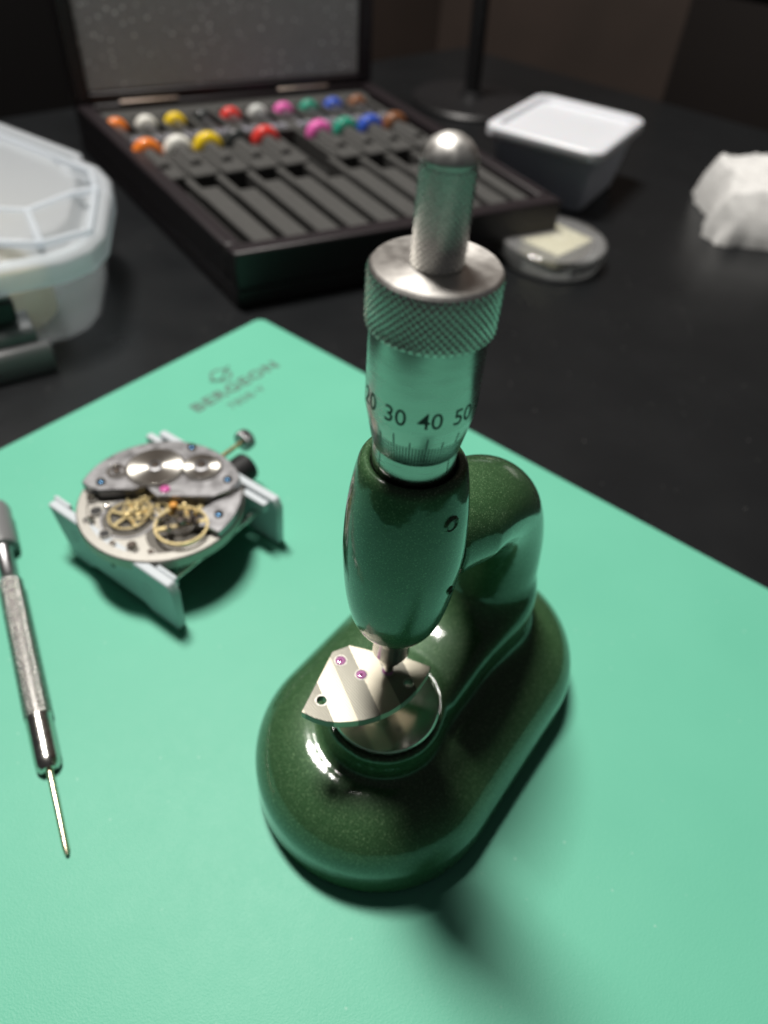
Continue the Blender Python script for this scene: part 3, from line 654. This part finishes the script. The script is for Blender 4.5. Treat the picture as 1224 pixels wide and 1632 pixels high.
for i in range(11):           # ridges between the handle bays
    uc = U0+UP*(i-0.5); b.box(max(0.048, uc-0.008), min(0.952, uc+0.008), 0.47, 0.695, 12.02, F1, cw); b.box(max(0.048, uc-0.008), min(0.952, uc+0.008), 0.765, 0.90, 12.02, F1, cw)
    uc = U0+UP*(i-0.5)-0.01; b.box(max(0.048, uc-0.018), min(0.952, uc+0.004), 0.33, 0.4702, 12.02, F1-0.3, cw)
b.build('foam_insert', M_foam, case, bevel=0.8)
for i in range(10):
    b = MB(); uc = U0+UP*i; b.box(uc-0.026, uc+0.022, 0.708, 0.735, F1-0.1, F1+0.5, cw); lb = b.build('size_label', M_label, case)
    b = MB(); b.box(uc-0.018, uc+0.016, 0.714, 0.724, F1+0.5, F1+0.56, cw); b.build('printing', M_ink, lb)
for u in (0.22, 0.74):
    b = MB(); b.box(u-0.09, u+0.09, 0.966, 1.0, 26.0, 27.2, cw)
    pA, pB = cw(u-0.09, 1.0, 27.8), cw(u+0.09, 1.0, 27.8)
    h_ = b.build('hinge', M_brass, case, bevel=0.3)
    b = MB(); b.tube([pA, pB], 1.9, 12)
    for q in range(6): a_ = cw(u-0.075+0.03*q, 0.985, 27.3); b.lathe([(1.3, a_[2]-0.2), (0.9, a_[2]+0.5), (0, a_[2]+0.6)], 12, (a_[0], a_[1]))
    b.build('hinge_barrel', M_brass, h_)
# lid, upright behind the hinge line
lb0 = Vector(cw(0, 1.0, 0)); lb1 = Vector(cw(1, 1.0, 0)); ld = (lb1-lb0); ln_ = Vector((-ld.y, ld.x, 0)).normalized()
def lw(u, t, h):               # along hinge, backwards thickness, height
    p = lb0+ld*u+ln_*(t+h*0.03); return (p.x, p.y, 27-DZ+h)
b = MB(); b.box(0, 1, 9, 12, 0, 205, lw); b.box(0, 0.045, -6, 9, 0, 205, lw); b.box(0.955, 1, -6, 9, 0, 205, lw); b.box(0.045, 0.955, -6, 9, 0, 5, lw); b.box(0.045, 0.955, -6, 9, 199, 205, lw)
b.build('case_lid', M_lacq, case, bevel=1.0)
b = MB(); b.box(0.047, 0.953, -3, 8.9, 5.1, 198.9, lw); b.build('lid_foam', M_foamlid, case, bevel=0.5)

# colour capped screwdrivers resting in the case
COL = {'orange': (0.85, 0.22, 0.03), 'white': (0.78, 0.78, 0.72), 'yellow': (0.85, 0.60, 0.02), 'black': (0.03, 0.035, 0.035), 'red': (0.72, 0.05, 0.04),
       'pale grey': (0.55, 0.57, 0.55), 'pink': (0.78, 0.14, 0.45), 'green': (0.03, 0.30, 0.20), 'blue': (0.04, 0.10, 0.50), 'brown': (0.22, 0.09, 0.04)}
order = ['orange', 'white', 'yellow', 'black', 'red', 'pale grey', 'pink', 'green', 'blue', 'brown']
cmats = {n_: mat('cap_'+n_.replace(' ', '_'), c_, 0.3, coat=0.3) for n_, c_ in COL.items()}
P0, P1 = Vector(cw(0.3, 0.4, 0)), Vector(cw(0.3, 0.6, 0)); dv_ = math.atan2(P1.y-P0.y, P1.x-P0.x)
for row, vv0, rr, zc in (('front', 0.612, 8.6, 22.5), ('back', 0.842, 7.0, 19.8)):
    for i, n_ in enumerate(order):
        if row == 'front' and n_ == 'pale grey': continue
        p = Vector(cw(U0+UP*i-0.008, vv0+0.0018*i, 0)); wx, wy = p.x+o2.x, p.y+o2.y
        t = thing('precision_screwdriver', '%s capped precision screwdriver in the %s row of the foam case' % (n_, row), 'screwdriver', (wx, wy, DZ), dv_, 'colour capped screwdrivers in the black case')
        z_ = zc-DZ; mm = Matrix.Rotation(PI/2, 4, 'Y'); mm.translation = Vector((0, 0, z_))
        pr = [(rr*math.cos(a)*1.0, rr*1.0*math.sin(a)) for a in np.linspace(0, PI/2, 12)]; pr[-1] = (0, rr)
        b = MB(); b.lathe([(0, -2.5), (rr*0.75, -2.5), (rr*0.96, -1.5)]+pr, 32, M=mm); b.build('swivel_cap', cmats[n_], t, ang=60)
        b = MB(); b.lathe([(rr*0.5, -2.4), (rr*0.5, -26)], 24, M=mm); b.lathe([(rr*0.5, -26), (0, -27)], 24, M=mm)
        b.build('handle', M_foam if row == 'front' else M_rhod, t, ang=60)
        if row == 'front':
            b = MB(); b.prism(rrect(16.5, 7.0, 1.5, 4, -22.5, 0), z_-9, z_+1.6)
            o_ = b.build('grip_block', M_foam, t, bevel=0.8)

# ------------------------------------------------------------------ frosted tub at the left edge
tub = thing('storage_tub', 'frosted plastic tub with a ribbed snap lid at the left edge of the desk', 'plastic tub', (-185, 225, DZ))
lidp = [(-153, 158), (-134, 171), (-127, 182), (-126, 196), (-136, 236), (-141, 250), (-150, 262), (-160, 268), (-164, 277), (-217, 308), (-262, 290), (-275, 240), (-262, 185), (-200, 140)]
cxy = (-192, 222)
def lp(s, z): return [((cxy[0]+(x-cxy[0])*s)+185, (cxy[1]+(y-cxy[1])*s)-225, z) for x, y in lidp]
b = loft([lp(0.76, 0.4), (lp(0.80, 0.4)), lp(0.83, 3), lp(0.93, 37)], True, False); tb = b.build('tub_body', M_tub, tub, ang=30, bevel=0.8)
s_ = tb.modifiers.new('wall', 'SOLIDIFY'); s_.thickness = 1.2*S; s_.offset = -1
b = loft([lp(0.97, 33), lp(1.0, 33), lp(1.0, 41.5), lp(0.965, 43.5), lp(0.90, 43.0), lp(0.86, 38.5), lp(0.80, 38.5), lp(0.74, 44.5), lp(0.70, 45.5)], False, True)
ldd = b.build('tub_lid', M_tublid, tub, ang=28, bevel=0.7)
s_ = ldd.modifiers.new('wall', 'SOLIDIFY'); s_.thickness = 1.0*S; s_.offset = -1
def tl(x, y, z): return (x+185, y-225, z)
b = MB()
for pts in ([(-215, 198), (-170, 203), (-160, 204), (-149, 224), (-142, 233)], [(-160, 204), (-145, 179)], [(-215, 168), (-165, 175), (-145, 179), (-131, 193), (-142, 233), (-150, 250), (-215, 288)]):
    b.tube([tl(x, y, 44.3 if x > -146 else 45.2) for x, y in pts], 1.5, 10)
b.build('lid_rib', M_rib, tub)
bl1 = MB(); mmx = Matrix.Translation((0, 0, 0)); bl1.lathe([(0, 1), (14, 1.5), (18, 6), (18, 22), (14, 27), (0, 28)], 48)
o_ = tag(bl1.build('wax_puck', M_beige, None, loc=(-172, 192, DZ)), 'beige round puck showing through the side of the frosted tub', 'wax puck')
bl2 = MB(); bl2.lathe([(0, 1), (15, 1.5), (17, 8), (12, 16), (0, 18)], 48)
o_ = tag(bl2.build('wax_puck', M_beige, None, loc=(-205, 214, DZ+0.2)), 'flatter beige puck at the back inside the frosted tub', 'wax puck')

# grey and black parts tray in front of the tub
ga = math.radians(36)
gt = thing('parts_tray', 'grey and black plastic parts tray poking in at the left edge before the tub', 'parts tray', (-150, 165, DZ), ga)
b = MB(); b.prism([(5, 0.2), (5, 16), (7, 18), (16, 20.5), (17, 20.5), (17, 0.2)], -60, 0, lambda x, y, z: (z, x-10, y)); b.build('tray_body', M_grey, gt, bevel=0.8)
b = MB(); b.prism([(-0.5, 0.2), (0, 10), (1.2, 12.5), (4.6, 12.8), (4.8, 0.2)], -60, 3.4, lambda x, y, z: (z, x-10, y)); b.build('tray_lip', M_grey, gt, bevel=0.8)
b = MB(); b.box(-60, -4.5, -2.4, 5, 20.6, 30); b.build('tray_wall', M_black, gt, bevel=1.2)
b = MB(); b.box(-60, -5, -1.5, 4.6, 30.1, 31.6); b.build('tray_rim', M_grey, gt, bevel=0.5)
b = MB(); b.box(-18, -16.4, -4.6, 1.0, 17.0, 19.2); b.build('divider_slot', M_dark, gt)

# ------------------------------------------------------------------ white lidded box, round dish, tissue
bx = thing('lidded_box', 'small white lidded plastic box with a grey translucent body', 'plastic box', (86, 402, DZ), math.radians(-29))
def rl(hx, hy, r, z): return [(x, y, z) for x, y in rrect(hx, hy, r, 6)]
b = loft([rl(28, 30, 7, 0.2), rl(29, 31, 7, 1), rl(33.5, 37.5, 8, 34)], True, False); o_ = b.build('box_body', M_boxbody, bx, ang=40, bevel=0.6)
s_ = o_.modifiers.new('wall', 'SOLIDIFY'); s_.thickness = 1.0*S; s_.offset = -1
b = loft([rl(34.5, 39, 8, 32.5), rl(36.5, 41, 9, 32.5), rl(37, 41.5, 9, 33.5), rl(36.8, 41.3, 9, 38), rl(35.5, 40, 9, 39.2), rl(31, 35, 8, 39.2), rl(30, 34, 7, 36.2)], False, True)
b.build('box_lid', M_white, bx, ang=35, bevel=0.5)

ds = thing('round_dish', 'clear round acrylic dish with a cream square in it on the black desk', 'dish', (73, 299, DZ))
b = MB(); b.lathe([(0, 0.2), (25, 0.2), (27, 1.4), (27.3, 9), (26.2, 9), (26, 2), (0, 1.4)], 96); b.build('dish_base', M_clear, ds, ang=40)
b = MB(); b.lathe([(28.6, 5), (28.6, 11.8), (27.6, 12.6), (24.5, 12.8), (0, 12.8), (0, 11.9), (24, 11.9), (27.5, 11.4), (27.7, 5), (28.6, 5)], 96); b.build('dish_lid', M_clear, ds, ang=40)
cd_ = MB(); cd_.box(-17, 17, -16, 16, 0, 8)
cs = cd_.build('cream_card', M_cream, None, loc=(72, 303, DZ+3), rotz=math.radians(-42), bevel=0.5); tag(cs, 'cream square pad shut inside the clear round dish', 'card')
# crumpled tissue
def fold(p, s): return sum(math.sin(p[0]*a*s+p[1]*b_*s+c_)*w_ for a, b_, c_, w_ in ((1.1, .4, 0, 1), (-.5, 1.3, 2, .8), (.8, -.9, 4, .6), (2.3, 1.7, 1, .4), (-1.9, 2.4, 3, .3)))
from mathutils import noise as mn
NX, NY = 120, 110; vv = []
def th_(x, y):
    e = min(x/0.07, 1)*min((1-x)/0.1, 1)*min(y/0.16, 1)*min((1-y)/0.12, 1); e = max(e, 0)**0.5
    q = mn.fractal(Vector((x*2.4+3, y*2.4, 1.7)), 0.9, 2.0, 3); rd = 1-abs(mn.noise(Vector((x*4.2+9, y*3.0+x*2, 4.0))))*2.2
    cr = 1-abs(mn.noise(Vector((x*9+2, y*9+x*5, 8.0))))*2
    return e*(28+2.8*q+2.0*max(rd, 0)**3+0.7*max(cr, 0)**4-9*max(0, 0.35-y)*1.6)
for j in range(NY+1):
    for i in range(NX+1):
        x, y = i/NX, j/NY; wb = 4.0*mn.noise(Vector((0, y*3, 2)))+1.5*mn.noise(Vector((1, y*11, 2)))
        px, py = x*92+wb*2*(1-x), y*74+6*mn.noise(Vector((x*3, 0.5, 6)))*(1-y)+1.5*mn.noise(Vector((x*12, 0.5, 3)))
        vv.append((px, py, max(0.3, th_(x, y))))
fc = [(j*(NX+1)+i, j*(NX+1)+i+1, (j+1)*(NX+1)+i+1, (j+1)*(NX+1)+i) for j in range(NY) for i in range(NX)]
bd = [i for i in range(NX+1)]+[j*(NX+1)+NX for j in range(1, NY+1)]+[NY*(NX+1)+i for i in range(NX-1, -1, -1)]+[j*(NX+1) for j in range(NY-1, 0, -1)]
b = MB(); b.add(vv, fc+[tuple(reversed(bd))])
tag(b.build('tissue', M_tissue, None, loc=(172, 338, DZ), rotz=math.radians(-4), ang=70), 'crumpled white tissue lying on the black desk at the right edge', 'tissue')

# ------------------------------------------------------------------ lamp stand, cabinet and an added darkening block in the background
M_darkblock = mat('darkening_block', (0.004, 0.003, 0.003), 0.7)
c2 = thing('cabinet', 'added near black block darkening the view beyond the left end of the desk', 'cabinet', (-385, 455, -740), math.radians(42.3))  # invented block, put in only to keep the left background dark
b = MB(); b.box(-170, 165, 0, 60, 0, 1080); b.build('cabinet_body', M_darkblock, c2, bevel=2)
b = MB(); b.box(-174, 169, -3, 62, 1080.2, 1088); b.build('cabinet_top', M_darkblock, c2, bevel=1)
ls = thing('lamp_stand', 'thin black lamp stand rising at the far corner of the desk', 'lamp stand', (36, 560, DZ))
b = MB(); b.tube([(0, 0, 3), (-2, 0, 60), (-8, 0, 170), (-26, 0, 520)], 6.2, 24); b.build('pole', M_black, ls)
b = MB(); b.lathe([(0, 0.2), (46, 0.2), (47, 1.5), (45, 3.5), (10, 5), (8, 9), (0, 9)], 64); b.build('foot', M_black, ls, ang=40)
cb = thing('cabinet', 'dark brown cabinet standing beyond the right side of the desk', 'cabinet', (262, 632, -740), math.radians(-36))
M_cab = mat('dark_cabinet', (0.010, 0.007, 0.006), 0.6)
b = MB(); b.box(-60, 60, 0, 60, 0, 812); b.build('cabinet_body', M_cab, cb, bevel=2)
b = MB(); b.box(-64, 64, -3, 62, 812.2, 818); b.build('cabinet_top', M_cab, cb, bevel=1)
